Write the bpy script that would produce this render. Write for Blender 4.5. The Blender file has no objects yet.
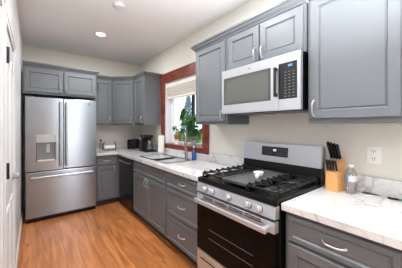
import bpy, bmesh, math, random
from mathutils import Vector, Matrix
random.seed(7)
PI = math.pi
SC = bpy.context.scene
COL = SC.collection

# ------------------------------------------------------------------ camera
cam_data = bpy.data.cameras.new('camera')
cam = bpy.data.objects.new('camera', cam_data)
COL.objects.link(cam)
cam.location = (-1.807, -0.707, 1.371)
cam.rotation_euler = (PI/2, 0, -0.666)
cam_data.sensor_width = 36.0
cam_data.lens = 213.1 / 402 * 36.0
cam_data.shift_y = -(134 - 126.2) / 402
cam_data.clip_start = 0.02
SC.camera = cam

# ------------------------------------------------------------------ world
world = bpy.data.worlds.new('world')
SC.world = world
world.use_nodes = True
bg = world.node_tree.nodes['Background']
bg.inputs[0].default_value = (0.86, 0.94, 1.0, 1)
bg.inputs[1].default_value = 2.6

# ------------------------------------------------------------------ exposure
SC.view_settings.view_transform = 'Standard'
SC.view_settings.look = 'None'
SC.view_settings.gamma = 1.0
SC.view_settings.use_curve_mapping = False
SC.view_settings.exposure = -0.30
SC.cycles.use_denoising = True
SC.cycles.max_bounces = 12
SC.cycles.diffuse_bounces = 6
SC.cycles.glossy_bounces = 5
SC.cycles.sample_clamp_indirect = 6.0

# ------------------------------------------------------------------ added fill lamps, out of view
def area(name, loc, rot, sx, sy, power, color):
    l = bpy.data.lights.new(name, 'AREA')
    l.shape = 'RECTANGLE'; l.size = sx; l.size_y = sy
    l.energy = power; l.color = color
    o = bpy.data.objects.new(name, l); COL.objects.link(o)
    o.location = loc; o.rotation_euler = rot
    return o
FILL_REAR = 45
FILL_SIDE = 85
BOUNCE = 80
CAN = 25
area('rear_fill_light', (-0.40, -4.75, 1.25), (PI/2, 0, 0), 0.6, 2.1, FILL_REAR, (0.95, 0.98, 1.0))  # added lamp at the rear opening, placed to streak the refrigerator steel
area('living_fill_light', (-5.25, -2.6, 1.4), (PI/2, 0, -PI/2), 2.6, 1.6, FILL_SIDE, (0.95, 0.98, 1.0))  # added fill lamp at an opening of the invented living room
# added fill lamp aimed up, its light bounced off the ceiling
fl_ = area('bounce_fill_light', (-1.0, -0.7, 1.5), (PI - 0.3, 0, 0), 0.5, 0.5, BOUNCE, (0.95, 0.98, 1.0))
fl_.data.spread = 1.9

# ------------------------------------------------------------------ materials
def lin(c):
    return tuple(((v/255)/12.92 if v/255 <= 0.04045 else ((v/255+0.055)/1.055)**2.4) for v in c) + (1,)
def mat(name, rgb, rough=0.5, metal=0.0, bump=0.0, bscale=80, vary=0.0, spec=0.5, stretch=None, emit=None, estr=1.0, coat=0.0, trans=0.0, ior=1.45, vscale=4):
    m = bpy.data.materials.new(name); m.use_nodes = True
    nt = m.node_tree; N = nt.nodes; L = nt.links
    b = N['Principled BSDF']
    c = lin(rgb)
    b.inputs['Base Color'].default_value = c
    b.inputs['Roughness'].default_value = rough
    b.inputs['Metallic'].default_value = metal
    b.inputs['Specular IOR Level'].default_value = spec
    b.inputs['Coat Weight'].default_value = coat
    b.inputs['Transmission Weight'].default_value = trans
    b.inputs['IOR'].default_value = ior
    if emit:
        b.inputs['Emission Color'].default_value = lin(emit); b.inputs['Emission Strength'].default_value = estr
    tc = N.new('ShaderNodeTexCoord')
    mp = N.new('ShaderNodeMapping'); L.new(tc.outputs['Object'], mp.inputs[0])
    if stretch: mp.inputs['Scale'].default_value = stretch
    if vary:
        n = N.new('ShaderNodeTexNoise'); n.inputs['Scale'].default_value = vscale; n.inputs['Detail'].default_value = 4
        L.new(tc.outputs['Object'], n.inputs['Vector'])
        mx = N.new('ShaderNodeMix'); mx.data_type = 'RGBA'
        L.new(n.outputs['Fac'], mx.inputs['Factor'])
        mx.inputs['A'].default_value = tuple(min(1, v*(1-vary)) for v in c[:3])+(1,)
        mx.inputs['B'].default_value = tuple(min(1, v*(1+vary)) for v in c[:3])+(1,)
        L.new(mx.outputs['Result'], b.inputs['Base Color'])
    if bump:
        n = N.new('ShaderNodeTexNoise'); n.inputs['Scale'].default_value = bscale; n.inputs['Detail'].default_value = 3
        L.new(mp.outputs[0], n.inputs['Vector'])
        bp = N.new('ShaderNodeBump'); bp.inputs['Strength'].default_value = bump; bp.inputs['Distance'].default_value = 0.002
        L.new(n.outputs['Fac'], bp.inputs['Height']); L.new(bp.outputs[0], b.inputs['Normal'])
    return m

M = {}
M['wall'] = mat('wall_paint', (224, 222, 213), 0.75, bump=0.05, bscale=180)
M['ceiling'] = mat('ceiling_paint', (236, 236, 236), 0.85, bump=0.08, bscale=120)
M['white'] = mat('white_paint', (216, 219, 222), 0.4)
M['white_gloss'] = mat('white_glaze', (240, 240, 238), 0.2)
M['vinyl'] = mat('white_vinyl', (232, 232, 238), 0.35)
M['cab'] = mat('grey_cabinet_paint', (102, 107, 112), 0.42, vary=0.04)
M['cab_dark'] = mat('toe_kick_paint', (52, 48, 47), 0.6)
M['steel'] = mat('brushed_steel', (142, 149, 157), 0.26, 1.0)
M['bar'] = mat('bright_bar', (196, 198, 200), 0.3, 1.0)
M['recess'] = mat('recess_grey', (128, 130, 132), 0.4, 0.3)
bs = M['steel'].node_tree; bb_ = bs.nodes['Principled BSDF']; tg = bs.nodes.new('ShaderNodeTangent'); tg.direction_type = 'RADIAL'; tg.axis = 'Z'
bs.links.new(tg.outputs[0], bb_.inputs['Tangent']); bb_.inputs['Anisotropic'].default_value = 0.85; bb_.inputs['Anisotropic Rotation'].default_value = 0.25
M['steel_h'] = mat('brushed_steel_range', (202, 207, 214), 0.34, 0.72, bump=0.15, bscale=3, stretch=(2, 2, 160))
M['faucetsteel'] = mat('faucet_steel', (150, 148, 144), 0.28, 1.0)
M['chrome'] = mat('satin_nickel', (200, 202, 205), 0.34, 1.0)
M['bowl_lit'] = mat('sink_steel_lit', (232, 233, 235), 0.5, 0.85)  # pale tone puts the window's reflection into the bowl colour
M['rim_shaded'] = mat('sink_rim_steel_shaded', (150, 151, 153), 0.25, 1.0)  # darker tone puts the shaded gap line into the rim colour
M['black'] = mat('black_enamel', (12, 12, 13), 0.25, spec=0.3)
M['blackglass'] = mat('black_glass', (12, 11, 11), 0.05, spec=0.10)
M['mwglass'] = mat('microwave_glass', (112, 114, 110), 0.03, 0.55)
M['iron'] = mat('cast_iron', (26, 26, 28), 0.34, bump=0.1, bscale=300)
M['griddle'] = mat('griddle_iron', (84, 84, 86), 0.38, bump=0.1, bscale=200)
M['darkpl'] = mat('dark_plastic', (26, 26, 28), 0.35)
M['border'] = mat('window_border', (72, 73, 71), 0.15)
M['greypl'] = mat('grey_plastic', (95, 97, 100), 0.4)
M['dw'] = mat('black_stainless', (46, 48, 51), 0.28, 0.7)
M['fridge_side'] = mat('fridge_case', (40, 40, 42), 0.5)
M['dispenser'] = mat('dispenser_grey', (168, 169, 171), 0.35, 0.4)
M['block'] = mat('beech_wood', (214, 160, 98), 0.45, vary=0.12, vscale=30)
M['terracotta'] = mat('terracotta', (168, 84, 52), 0.7, vary=0.1)
M['leaf'] = mat('green_leaf', (46, 94, 26), 0.42, vary=0.45, vscale=14)
M['stem'] = mat('plant_stem', (98, 112, 60), 0.6)
M['yellow'] = mat('yellow_leaf', (214, 178, 40), 0.5, vary=0.3, vscale=30)
M['soil'] = mat('soil', (52, 38, 28), 0.9)
M['bluesoap'] = mat('blue_soap', (28, 92, 170), 0.15)
M['blind'] = mat('blind_slat', (236, 232, 226), 0.5)
M['paper'] = mat('paper_towel', (244, 243, 240), 0.9, bump=0.2, bscale=200)
M['ivory'] = mat('white_plastic', (238, 237, 233), 0.35)
M['slot'] = mat('dark_slot', (40, 38, 36), 0.6)
M['teal'] = mat('teal_plastic', (80, 140, 132), 0.4)
M['green_dk'] = mat('dark_green_plastic', (58, 84, 66), 0.4)
M['display'] = mat('display_blue', (20, 30, 40), 0.2, emit=(120, 190, 240), estr=1.2)
M['display_w'] = mat('display_white', (30, 30, 34), 0.2, emit=(225, 235, 245), estr=1.2)
M['print'] = mat('panel_print', (120, 120, 120), 0.5)
M['lens'] = mat('lamp_lens', (255, 252, 245), 0.5, emit=(255, 250, 240), estr=6.0)
M['grass'] = mat('lawn', (120, 150, 88), 0.9, vary=0.3)
M['hedge'] = mat('hedge_leaf', (98, 140, 72), 0.7, vary=0.5, vscale=6)
M['conifer'] = mat('conifer_needles', (150, 176, 180), 0.8, vary=0.3)
M['concrete'] = mat('concrete', (205, 205, 202), 0.85, vary=0.08)
M['label_pale'] = mat('bottle_label_pale', (205, 210, 218), 0.5)
M['label_blue'] = mat('bottle_label', (92, 140, 190), 0.5)

def glassy(name, tint, refl=0.10, rough=0.03):
    m = bpy.data.materials.new(name); m.use_nodes = True
    nt = m.node_tree; N = nt.nodes; L = nt.links
    N.remove(N['Principled BSDF'])
    t = N.new('ShaderNodeBsdfTransparent'); t.inputs[0].default_value = tint + (1,)
    g = N.new('ShaderNodeBsdfGlossy'); g.inputs['Roughness'].default_value = rough
    f = N.new('ShaderNodeLayerWeight'); f.inputs['Blend'].default_value = 0.5
    p = N.new('ShaderNodeMath'); p.operation = 'POWER'; p.inputs[1].default_value = 5.0
    a = N.new('ShaderNodeMath'); a.operation = 'MULTIPLY_ADD'; a.inputs[1].default_value = 0.9; a.inputs[2].default_value = refl
    L.new(f.outputs['Facing'], p.inputs[0]); L.new(p.outputs[0], a.inputs[0])
    mx = N.new('ShaderNodeMixShader')
    L.new(a.outputs[0], mx.inputs[0]); L.new(t.outputs[0], mx.inputs[1]); L.new(g.outputs[0], mx.inputs[2])
    L.new(mx.outputs[0], N['Material Output'].inputs[0])
    return m
M['pane'] = glassy('window_pane', (0.97, 0.98, 0.98), 0.05, 0.0)
M['clear'] = glassy('clear_plastic', (0.86, 0.87, 0.88), 0.14, 0.08)
M['carafe'] = glassy('carafe_glass', (0.72, 0.72, 0.72), 0.16, 0.05)

def wood(name, cols, plank=None, grain=(22, 1.2, 22), rough=0.35, mort=0.0013):
    """procedural boards along y (plank = (length, width)) or plain grained timber"""
    m = bpy.data.materials.new(name); m.use_nodes = True
    nt = m.node_tree; N = nt.nodes; L = nt.links; b = N['Principled BSDF']
    b.inputs['Roughness'].default_value = rough
    tc = N.new('ShaderNodeTexCoord')
    mp = N.new('ShaderNodeMapping'); mp.inputs['Scale'].default_value = grain
    L.new(tc.outputs['Object'], mp.inputs[0])
    n1 = N.new('ShaderNodeTexNoise'); n1.inputs['Scale'].default_value = 1.0; n1.inputs['Detail'].default_value = 6; n1.inputs['Distortion'].default_value = 1.2
    vec = mp.outputs[0]
    if plank:
        sw = N.new('ShaderNodeMapping'); sw.inputs['Rotation'].default_value = (0, 0, PI/2)
        L.new(tc.outputs['Object'], sw.inputs[0])
        br = N.new('ShaderNodeTexBrick')
        br.inputs['Scale'].default_value = 1.0
        br.inputs['Brick Width'].default_value = plank[0]; br.inputs['Row Height'].default_value = plank[1]
        br.inputs['Mortar Size'].default_value = mort; br.inputs['Mortar Smooth'].default_value = 0.1
        br.inputs['Color1'].default_value = (0, 0, 0, 1); br.inputs['Color2'].default_value = (1, 1, 1, 1)
        br.inputs['Mortar'].default_value = (0.5, 0.5, 0.5, 1)
        br.offset = 0.37; br.offset_frequency = 2
        L.new(sw.outputs[0], br.inputs['Vector'])
        sc = N.new('ShaderNodeVectorMath'); sc.operation = 'SCALE'; sc.inputs['Scale'].default_value = 17.0
        L.new(br.outputs['Color'], sc.inputs[0])
        ad = N.new('ShaderNodeVectorMath'); ad.operation = 'ADD'
        L.new(mp.outputs[0], ad.inputs[0]); L.new(sc.outputs[0], ad.inputs[1]); vec = ad.outputs[0]
    L.new(vec, n1.inputs['Vector'])
    rp = N.new('ShaderNodeValToRGB')
    e = rp.color_ramp.elements
    e[0].position = 0.30; e[0].color = lin(cols[0]); e[1].position = 0.72; e[1].color = lin(cols[2])
    k = e.new(0.5); k.color = lin(cols[1])
    L.new(n1.outputs['Fac'], rp.inputs[0])
    out = rp.outputs[0]
    if plank:
        mr = N.new('ShaderNodeMapRange'); mr.inputs['To Min'].default_value = 0.86; mr.inputs['To Max'].default_value = 1.14
        L.new(br.outputs['Color'], mr.inputs['Value'])
        mu = N.new('ShaderNodeMix'); mu.data_type = 'RGBA'; mu.blend_type = 'MULTIPLY'; mu.inputs['Factor'].default_value = 1
        L.new(out, mu.inputs['A']); L.new(mr.outputs[0], mu.inputs['B'])
        md = N.new('ShaderNodeMix'); md.data_type = 'RGBA'
        L.new(br.outputs['Fac'], md.inputs['Factor']); L.new(mu.outputs['Result'], md.inputs['A']); md.inputs['B'].default_value = lin((122, 74, 42))
        out = md.outputs['Result']
    L.new(out, b.inputs['Base Color'])
    return m
M['floor'] = wood('oak_plank_floor', ((150, 88, 45), (186, 117, 65), (206, 141, 86)), (1.25, 0.128), (16, 1.3, 16), 0.32)
M['cherry'] = wood('cherry_trim', ((92, 38, 28), (122, 54, 38), (142, 72, 48)), None, (8, 8, 8), 0.35)

def quartz():
    m = bpy.data.materials.new('veined_quartz'); m.use_nodes = True
    nt = m.node_tree; N = nt.nodes; L = nt.links; b = N['Principled BSDF']
    b.inputs['Roughness'].default_value = 0.12
    tc = N.new('ShaderNodeTexCoord')
    def veins(scale, width, seed, dist):
        mp = N.new('ShaderNodeMapping'); mp.inputs['Location'].default_value = (seed, seed*2, seed*3)
        L.new(tc.outputs['Object'], mp.inputs[0])
        n = N.new('ShaderNodeTexNoise'); n.inputs['Scale'].default_value = scale; n.inputs['Detail'].default_value = 5; n.inputs['Distortion'].default_value = dist
        L.new(mp.outputs[0], n.inputs['Vector'])
        s = N.new('ShaderNodeMath'); s.operation = 'SUBTRACT'; s.inputs[1].default_value = 0.5
        a = N.new('ShaderNodeMath'); a.operation = 'ABSOLUTE'
        r = N.new('ShaderNodeMapRange'); r.inputs['From Min'].default_value = 0; r.inputs['From Max'].default_value = width
        r.inputs['To Min'].default_value = 1; r.inputs['To Max'].default_value = 0
        L.new(n.outputs['Fac'], s.inputs[0]); L.new(s.outputs[0], a.inputs[0]); L.new(a.outputs[0], r.inputs['Value'])
        return r.outputs[0]
    v1 = veins(2.4, 0.022, 3.1, 1.4); v2 = veins(5.5, 0.018, 7.7, 0.9)
    cl = N.new('ShaderNodeTexNoise'); cl.inputs['Scale'].default_value = 3; cl.inputs['Detail'].default_value = 3
    L.new(tc.outputs['Object'], cl.inputs['Vector'])
    m1 = N.new('ShaderNodeMix'); m1.data_type = 'RGBA'; m1.inputs['A'].default_value = lin((228, 228, 228)); m1.inputs['B'].default_value = lin((208, 208, 210))
    L.new(cl.outputs['Fac'], m1.inputs['Factor'])
    k1 = N.new('ShaderNodeMath'); k1.operation = 'MULTIPLY'; k1.inputs[1].default_value = 0.55; L.new(v1, k1.inputs[0])
    k2 = N.new('ShaderNodeMath'); k2.operation = 'MULTIPLY'; k2.inputs[1].default_value = 0.3; L.new(v2, k2.inputs[0])
    m2 = N.new('ShaderNodeMix'); m2.data_type = 'RGBA'; m2.inputs['B'].default_value = lin((142, 144, 150)); L.new(m1.outputs['Result'], m2.inputs['A']); L.new(k1.outputs[0], m2.inputs['Factor'])
    m3 = N.new('ShaderNodeMix'); m3.data_type = 'RGBA'; m3.inputs['B'].default_value = lin((160, 162, 168)); L.new(m2.outputs['Result'], m3.inputs['A']); L.new(k2.outputs[0], m3.inputs['Factor'])
    L.new(m3.outputs['Result'], b.inputs['Base Color'])
    return m
M['quartz'] = quartz()

# ------------------------------------------------------------------ mesh helpers
class MB:
    def __init__(s): s.bm = bmesh.new()
    def box(s, a, b, bev=0.0, seg=2):
        lo = [min(a[i], b[i]) for i in range(3)]; hi = [max(a[i], b[i]) for i in range(3)]
        r = bmesh.ops.create_cube(s.bm, size=1.0)['verts']
        for v in r:
            v.co = Vector([lo[i] + (v.co[i]+0.5)*(hi[i]-lo[i]) for i in range(3)])
        if bev > 0:
            bev = min(bev, min(hi[i]-lo[i] for i in range(3))*0.45)
            ed = list({e for v in r for e in v.link_edges})
            bmesh.ops.bevel(s.bm, geom=ed, offset=bev, segments=seg, affect='EDGES', profile=0.5)
        return s
    def prism(s, poly, d, z0=None, z1=None):
        """poly: list of 3D points, extruded by the vector d"""
        a = [s.bm.verts.new(Vector(p)) for p in poly]; b = [s.bm.verts.new(Vector(p)+Vector(d)) for p in poly]
        n = len(a); s.bm.faces.new(a); s.bm.faces.new(b[::-1])
        for i in range(n): s.bm.faces.new((a[i], b[i], b[(i+1) % n], a[(i+1) % n]))
        return s
    def tube(s, pts, rad, seg=10, flat=None):
        pts = [Vector(p) for p in pts]; n = len(pts)
        rad = rad if isinstance(rad, (list, tuple)) else [rad]*n
        rings = []; ref = None
        for i, p in enumerate(pts):
            t = (pts[min(i+1, n-1)] - pts[max(i-1, 0)]).normalized()
            if ref is None:
                ref = Vector((0, 0, 1)) if abs(t.z) < 0.9 else Vector((1, 0, 0))
            u = (ref - t*ref.dot(t)).normalized(); w = t.cross(u); ref = u
            ring = []
            for k in range(seg):
                a = 2*PI*k/seg
                ring.append(s.bm.verts.new(p + u*math.cos(a)*rad[i]*(flat or 1) + w*math.sin(a)*rad[i]))
            rings.append(ring)
        for i in range(n-1):
            for k in range(seg):
                s.bm.faces.new((rings[i][k], rings[i][(k+1) % seg], rings[i+1][(k+1) % seg], rings[i+1][k]))
        s.bm.faces.new(rings[0][::-1]); s.bm.faces.new(rings[-1])
        return s
    def lathe(s, prof, c=(0, 0, 0), axis=(0, 0, 1), seg=24, closed=False):
        """prof: list of (radius, height along axis)"""
        ax = Vector(axis).normalized(); u = ax.orthogonal().normalized(); w = ax.cross(u); c = Vector(c)
        rings = []
        for r, h in prof:
            rings.append([s.bm.verts.new(c + ax*h + (u*math.cos(2*PI*k/seg) + w*math.sin(2*PI*k/seg))*max(r, 1e-4)) for k in range(seg)])
        if closed: rings.append(rings[0])
        for i in range(len(rings)-1):
            for k in range(seg):
                s.bm.faces.new((rings[i][k], rings[i][(k+1) % seg], rings[i+1][(k+1) % seg], rings[i+1][k]))
        if not closed: s.bm.faces.new(rings[0][::-1]); s.bm.faces.new(rings[-1])
        return s
    def front(s, O, u, n, w, h, t=0.02, fr=0.055, dep=0.008, slope=0.008, edge=0.005):
        """a cabinet front: frame round a sunk flat panel, closed shell. O = lower corner on the back plane"""
        O = Vector(O); u = Vector(u); n = Vector(n); z = Vector((0, 0, 1))
        def ring(ins, d): return [s.bm.verts.new(O + u*x + z*y + n*d) for x, y in ((ins, ins), (w-ins, ins), (w-ins, h-ins), (ins, h-ins))]
        R = [ring(0, 0), ring(0, t-edge), ring(edge, t), ring(fr-0.003, t), ring(fr, t-0.004), ring(fr+slope*.5, t-dep-.004), ring(fr+slope*1.2, t-dep-.004), ring(fr+slope*1.5, t-dep)]
        s.bm.faces.new(R[0])
        for a, b in zip(R, R[1:]):
            for k in range(4): s.bm.faces.new((a[k], a[(k+1) % 4], b[(k+1) % 4], b[k]))
        s.bm.faces.new(R[-1])
        return s
    def build(s, name, m, parent=None, smooth=None):
        bmesh.ops.recalc_face_normals(s.bm, faces=s.bm.faces)
        if parent is not None and OFF.get(parent.name):
            bmesh.ops.translate(s.bm, verts=s.bm.verts, vec=-Vector(OFF[parent.name]))
        me = bpy.data.meshes.new(name); s.bm.to_mesh(me); s.bm.free()
        o = bpy.data.objects.new(name, me); COL.objects.link(o)
        me.materials.append(M[m])
        if parent is not None:
            o.parent = parent
            if OFF.get(parent.name): OFF[o.name] = OFF[parent.name]
        if smooth:
            me.shade_smooth()
            me.set_sharp_from_angle(angle=math.radians(smooth))
        return o
OFF = {}      # world-placed things: vertices are given in world space and stored relative to the thing's base
def thing(name, label, cat, loc, group=None, local=False, rz=0):
    o = bpy.data.objects.new(name, None); COL.objects.link(o)
    o.empty_display_size = 0.1
    o.location = loc; o.rotation_euler = (0, 0, rz)
    o['label'] = label; o['category'] = cat
    if group: o['group'] = group
    if not local: OFF[o.name] = tuple(loc)
    return o
def tag(o, label, cat, group=None):
    o['label'] = label; o['category'] = cat
    if group: o['group'] = group
    return o
def struct(o):
    o['kind'] = 'structure'; return o
def copy_tree(o, loc=None, label=None, parent=None):
    c = o.copy(); COL.objects.link(c)
    if parent is not None: c.parent = parent
    if loc is not None: c.location = loc
    if label: c['label'] = label
    for ch in list(o.children): copy_tree(ch, parent=c)
    return c
def root_struct(name, loc=(0, 0, 0)):
    o = bpy.data.objects.new(name, None); COL.objects.link(o); o['kind'] = 'structure'; return o

XL, YB, ZC = -1.945, 3.812, 2.702
YR, XF = -4.6, -5.1          # rear wall, far wall of the invented living room

# ------------------------------------------------------------------ room shell
struct(MB().box((XF-.15, YR-.15, -0.06), (0.16, YB+.15, 0)).build('floor', 'floor'))
struct(MB().box((XF-.15, YR-.15, ZC), (0.16, YB+.15, ZC+.1)).build('ceiling', 'ceiling'))
WY0, WY1, WZ0, WZ1 = 1.54, 2.60, 1.075, 2.115       # window opening over the sink
w = MB()
w.box((0, WY1, 0), (.16, YB+.15, ZC)); w.box((0, YR, 0), (.16, WY0, ZC))
w.box((0, WY0, 0), (.16, WY1, WZ0)); w.box((0, WY0, WZ1), (.16, WY1, ZC))
struct(w.build('wall_right', 'wall'))
struct(MB().box((XL-.12, YB, 0), (0, YB+.15, ZC)).build('wall_back', 'wall'))
D1 = (1.02, 1.75); D2 = (0.14, 0.86); DH = 2.02      # door openings in the left wall
w = MB()
ys = [-1.3, D2[0], D2[1], D1[0], D1[1], YB]
w.box((XL-.12, ys[0], 0), (XL, ys[1], ZC)); w.box((XL-.12, ys[2], 0), (XL, ys[3], ZC)); w.box((XL-.12, ys[4], 0), (XL, ys[5], ZC))
w.box((XL-.12, ys[1], DH), (XL, ys[2], ZC)); w.box((XL-.12, ys[3], DH), (XL, ys[4], ZC))
struct(w.build('wall_left', 'white'))
# invented living-room side behind the camera, opened up to let light in
w = MB()
w.box((XF, YR-.15, 0), (-.75, YR, ZC)); w.box((-.05, YR-.15, 0), (0, YR, ZC)); w.box((-.75, YR-.15, 2.25), (-.05, YR, ZC)); w.box((-.75, YR-.15, 0), (-.05, YR, .15))
struct(w.build('wall_front', 'wall'))
w = MB()
w.box((XF-.15, YR, 0), (XF, -3.9, ZC)); w.box((XF-.15, -1.3, 0), (XF, -1.18, ZC)); w.box((XF-.15, -3.9, 2.2), (XF, -1.3, ZC)); w.box((XF-.15, -3.9, 0), (XF, -1.3, .6))
w.box((XF-.15, -1.3, 0), (XL-.12, -1.18, ZC))
struct(w.build('wall_living', 'wall'))
w2 = root_struct('added_window')  # invented, unseen window, set where its reflection streaks the refrigerator
f = MB()
for x in (-.75, -0.43, -0.10): f.box((x, YR-.1, .15), (x+.05, YR-.04, 2.25))
f.box((-.75, YR-.1, .15), (-.05, YR-.04, .22)); f.box((-.75, YR-.1, 2.18), (-.05, YR-.04, 2.25))
f.build('window_frame', 'vinyl', w2)

# left wall doors
def door(name, y0, y1, hinges, knob_y):
    r = root_struct(name)
    x = XL
    leaf = MB(); xb = XL-.003
    leaf.box((xb-.03, y0+.004, .012), (xb, y1-.004, DH-.004), .002)
    W = y1-y0
    # two raised panels per stile bay: tall arched-top above, plain below
    for a, b in ((y0+.1, y0+W/2-.035), (y0+W/2+.035, y1-.1)):
        for z0, z1, arch in ((.2, .82, 0), (1.0, 1.80, .08)):
            pts = [(a, z0), (b, z0), (b, z1)]
            if arch:
                for k in range(1, 8): pts.append((b+(a-b)*k/8, z1+arch*math.sin(PI*k/8)))
            pts.append((a, z1))
            cy, cz = (a+b)/2, (z0+z1)/2
            def ringpts(sc, d): return [(xb+d, cy+(p-cy)*sc, cz+(q-cz)*(1-(1-sc)*.4)) for p, q in pts]
            o_ = [leaf.bm.verts.new(p) for p in ringpts(1, -.0005)]; m_ = [leaf.bm.verts.new(p) for p in ringpts(.95, .009)]
            i_ = [leaf.bm.verts.new(p) for p in ringpts(.86, .009)]; q_ = [leaf.bm.verts.new(p) for p in ringpts(.80, .002)]
            n = len(o_)
            for A, B in ((o_, m_), (m_, i_), (i_, q_)):
                for k in range(n): leaf.bm.faces.new((A[k], A[(k+1) % n], B[(k+1) % n], B[k]))
            leaf.bm.faces.new(q_)
    lf = leaf.build('door_leaf', 'white', r)
    cs = MB()
    cw = .068
    for (ya, yb_) in ((y0-cw, y0), (y1, y1+cw)):
        cs.box((x, ya, 0), (x+.009, yb_, DH+cw), .003)
        cs.box((x+.009, ya+(.0 if ya < y0 else .04), 0), (x+.013, ya+(.028 if ya < y0 else .068), DH+cw), .003)
    cs.box((x, y0, DH), (x+.009, y1, DH+cw), .003); cs.box((x+.009, y0-cw, DH+.04), (x+.013, y1+cw, DH+cw), .003)
    cs.box((x-.12, y0-.001, 0), (x+.002, y0+.003, DH)); cs.box((x-.12, y1-.003, 0), (x+.002, y1+.001, DH))
    cs.build('casing', 'white', r)
    if hinges:
        for z in (1.80, 1.10, .28):
            h = MB(); h.tube([(x+.014, y0+.004, z-.048), (x+.014, y0+.004, z+.048)], .010, 10)
            h.box((x-.03, y0+.001, z-.045), (x+.012, y0+.02, z+.045))
            h.build('hinge', 'darkpl', r)
    if knob_y:
        k = MB(); k.lathe([(.011, 0), (.011, .016), (.022, .020), (.028, .032), (.022, .044), (.004, .048)], (xb, knob_y, .95), (1, 0, 0), 20)
        ko = k.build('door_knob', 'chrome', lf, 40)
        MB().lathe([(.032, 0), (.032, .006), (.02, .012)], (xb, knob_y, .95), (1, 0, 0), 20).build('rosette', 'chrome', ko, 40)
    return r
door('door_1', D1[0], D1[1], True, 1.665)
door('door_2', D2[0], D2[1], False, None)
bb = MB()
for a, b in ((-1.3, D2[0]-.069), (D2[1]+.069, D1[0]-.069), (D1[1]+.069, YB-.002)):
    bb.box((XL, a, 0), (XL+.014, b, .085), .004)
struct(bb.build('baseboard_left', 'white'))

# ------------------------------------------------------------------ window over the sink
win = root_struct('window_1')
CT = -.022
c = MB()
c.box((CT, WY1-.005, 1.0), (-.001, WY1+.125, WZ1+.001), .003)
c.build('side_casing', 'cherry', win)
MB().box((CT, WY0-.12, 1.0), (-.001, WY0+.005, WZ1+.001), .003).build('side_casing', 'cherry', win)
c = MB(); c.box((CT-.004, WY0-.13, WZ1), (-.001, WY1+.128, 2.275), .003); c.box((CT-.012, WY0-.14, 2.255), (-.001, WY1+.13, 2.275), .003)
c.build('head_casing', 'cherry', win)
c = MB(); c.box((CT-.012, WY0-.06, WZ0-.022), (.11, WY1+.06, WZ0+.003), .004)
c.build('window_sill', 'cherry', win)
MB().box((CT, WY0+.006, 1.0), (-.001, WY1-.006, WZ0-.023), .003).build('apron', 'cherry', win)
c = MB()
c.box((-.0005, WY1-.012, WZ0+.003), (.16, WY1, WZ1)); c.box((-.0005, WY0, WZ0+.003), (.16, WY0+.012, WZ1)); c.box((-.0005, WY0+.012, WZ1-.012), (.16, WY1-.012, WZ1))
c.build('jamb', 'vinyl', win)
c = MB(); fy0, fy1, fz0, fz1 = WY0+.012, WY1-.012, WZ0+.003, WZ1-.012
for a, b in (((.105, fy0, fz0), (.15, fy0+.05, fz1)), ((.105, fy1-.05, fz0), (.15, fy1, fz1)), ((.105, fy0+.05, fz0), (.15, fy1-.05, fz0+.035)), ((.105, fy0+.05, fz1-.05), (.15, fy1-.05, fz1))):
    c.box(a, b, .003)
c.build('window_frame', 'vinyl', win)
MB().box((.112, 1.925, fz0+.03), (.146, 1.972, fz1-.05), .003).build('meeting_stile', 'darkpl', win)
for a, b in ((fy0+.05, 1.925), (1.972, fy1-.05)):
    MB().box((.126, a, fz0+.035), (.131, b, fz1-.05)).build('pane', 'pane', win)

bl = thing('window_blind', 'white slatted blind drawn up at the top of the cherry-framed window', 'blind', (.05, 2.07, 1.84))
MB().box((.012, WY0+.016, 2.035), (.075, WY1-.016, 2.10), .004).build('headrail', 'blind', bl)
for k in range(6):
    z = 2.008 - k*.0275
    s_ = MB(); s_.prism([(.012, WY0+.02, z+.013), (.012, WY0+.02, z), (.016, WY0+.02, z), (.050, WY0+.02, z+.004), (.056, WY0+.02, z-.012), (.060, WY0+.02, z-.012), (.060, WY0+.02, z+.015)], (0, WY1-WY0-.04, 0))
    s_.build('slat', 'blind', bl)
MB().box((.015, WY0+.02, 1.838), (.072, WY1-.02, 1.868), .004).build('bottom_rail', 'blind', bl)
for y in (1.72, 2.07, 2.42):
    MB().tube([(.014, y, 1.86), (.014, y, 2.04)], .0025, 6).build('ladder_cord', 'blind', bl)

# ------------------------------------------------------------------ handles
def pull(parent, c, along, n, L=.10, name='handle'):
    """bow pull: two feet and an arched grip"""
    c = Vector(c); a = Vector(along).normalized(); n = Vector(n).normalized()
    h = MB(); pts = []; rr = []
    for k in range(13):
        t = k/12*2-1
        pts.append(c + a*(t*L/2) + n*(.004 + .024*(1-abs(t)**3.2))); rr.append(.0048 + .0018*abs(t)**2)
    h.tube(pts, rr, 8)
    for s_ in (-1, 1): h.lathe([(.008, 0), (.008, .003), (.005, .006)], c + a*(s_*L/2), n, 10)
    return h.build(name, 'chrome', parent, 50)

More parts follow.
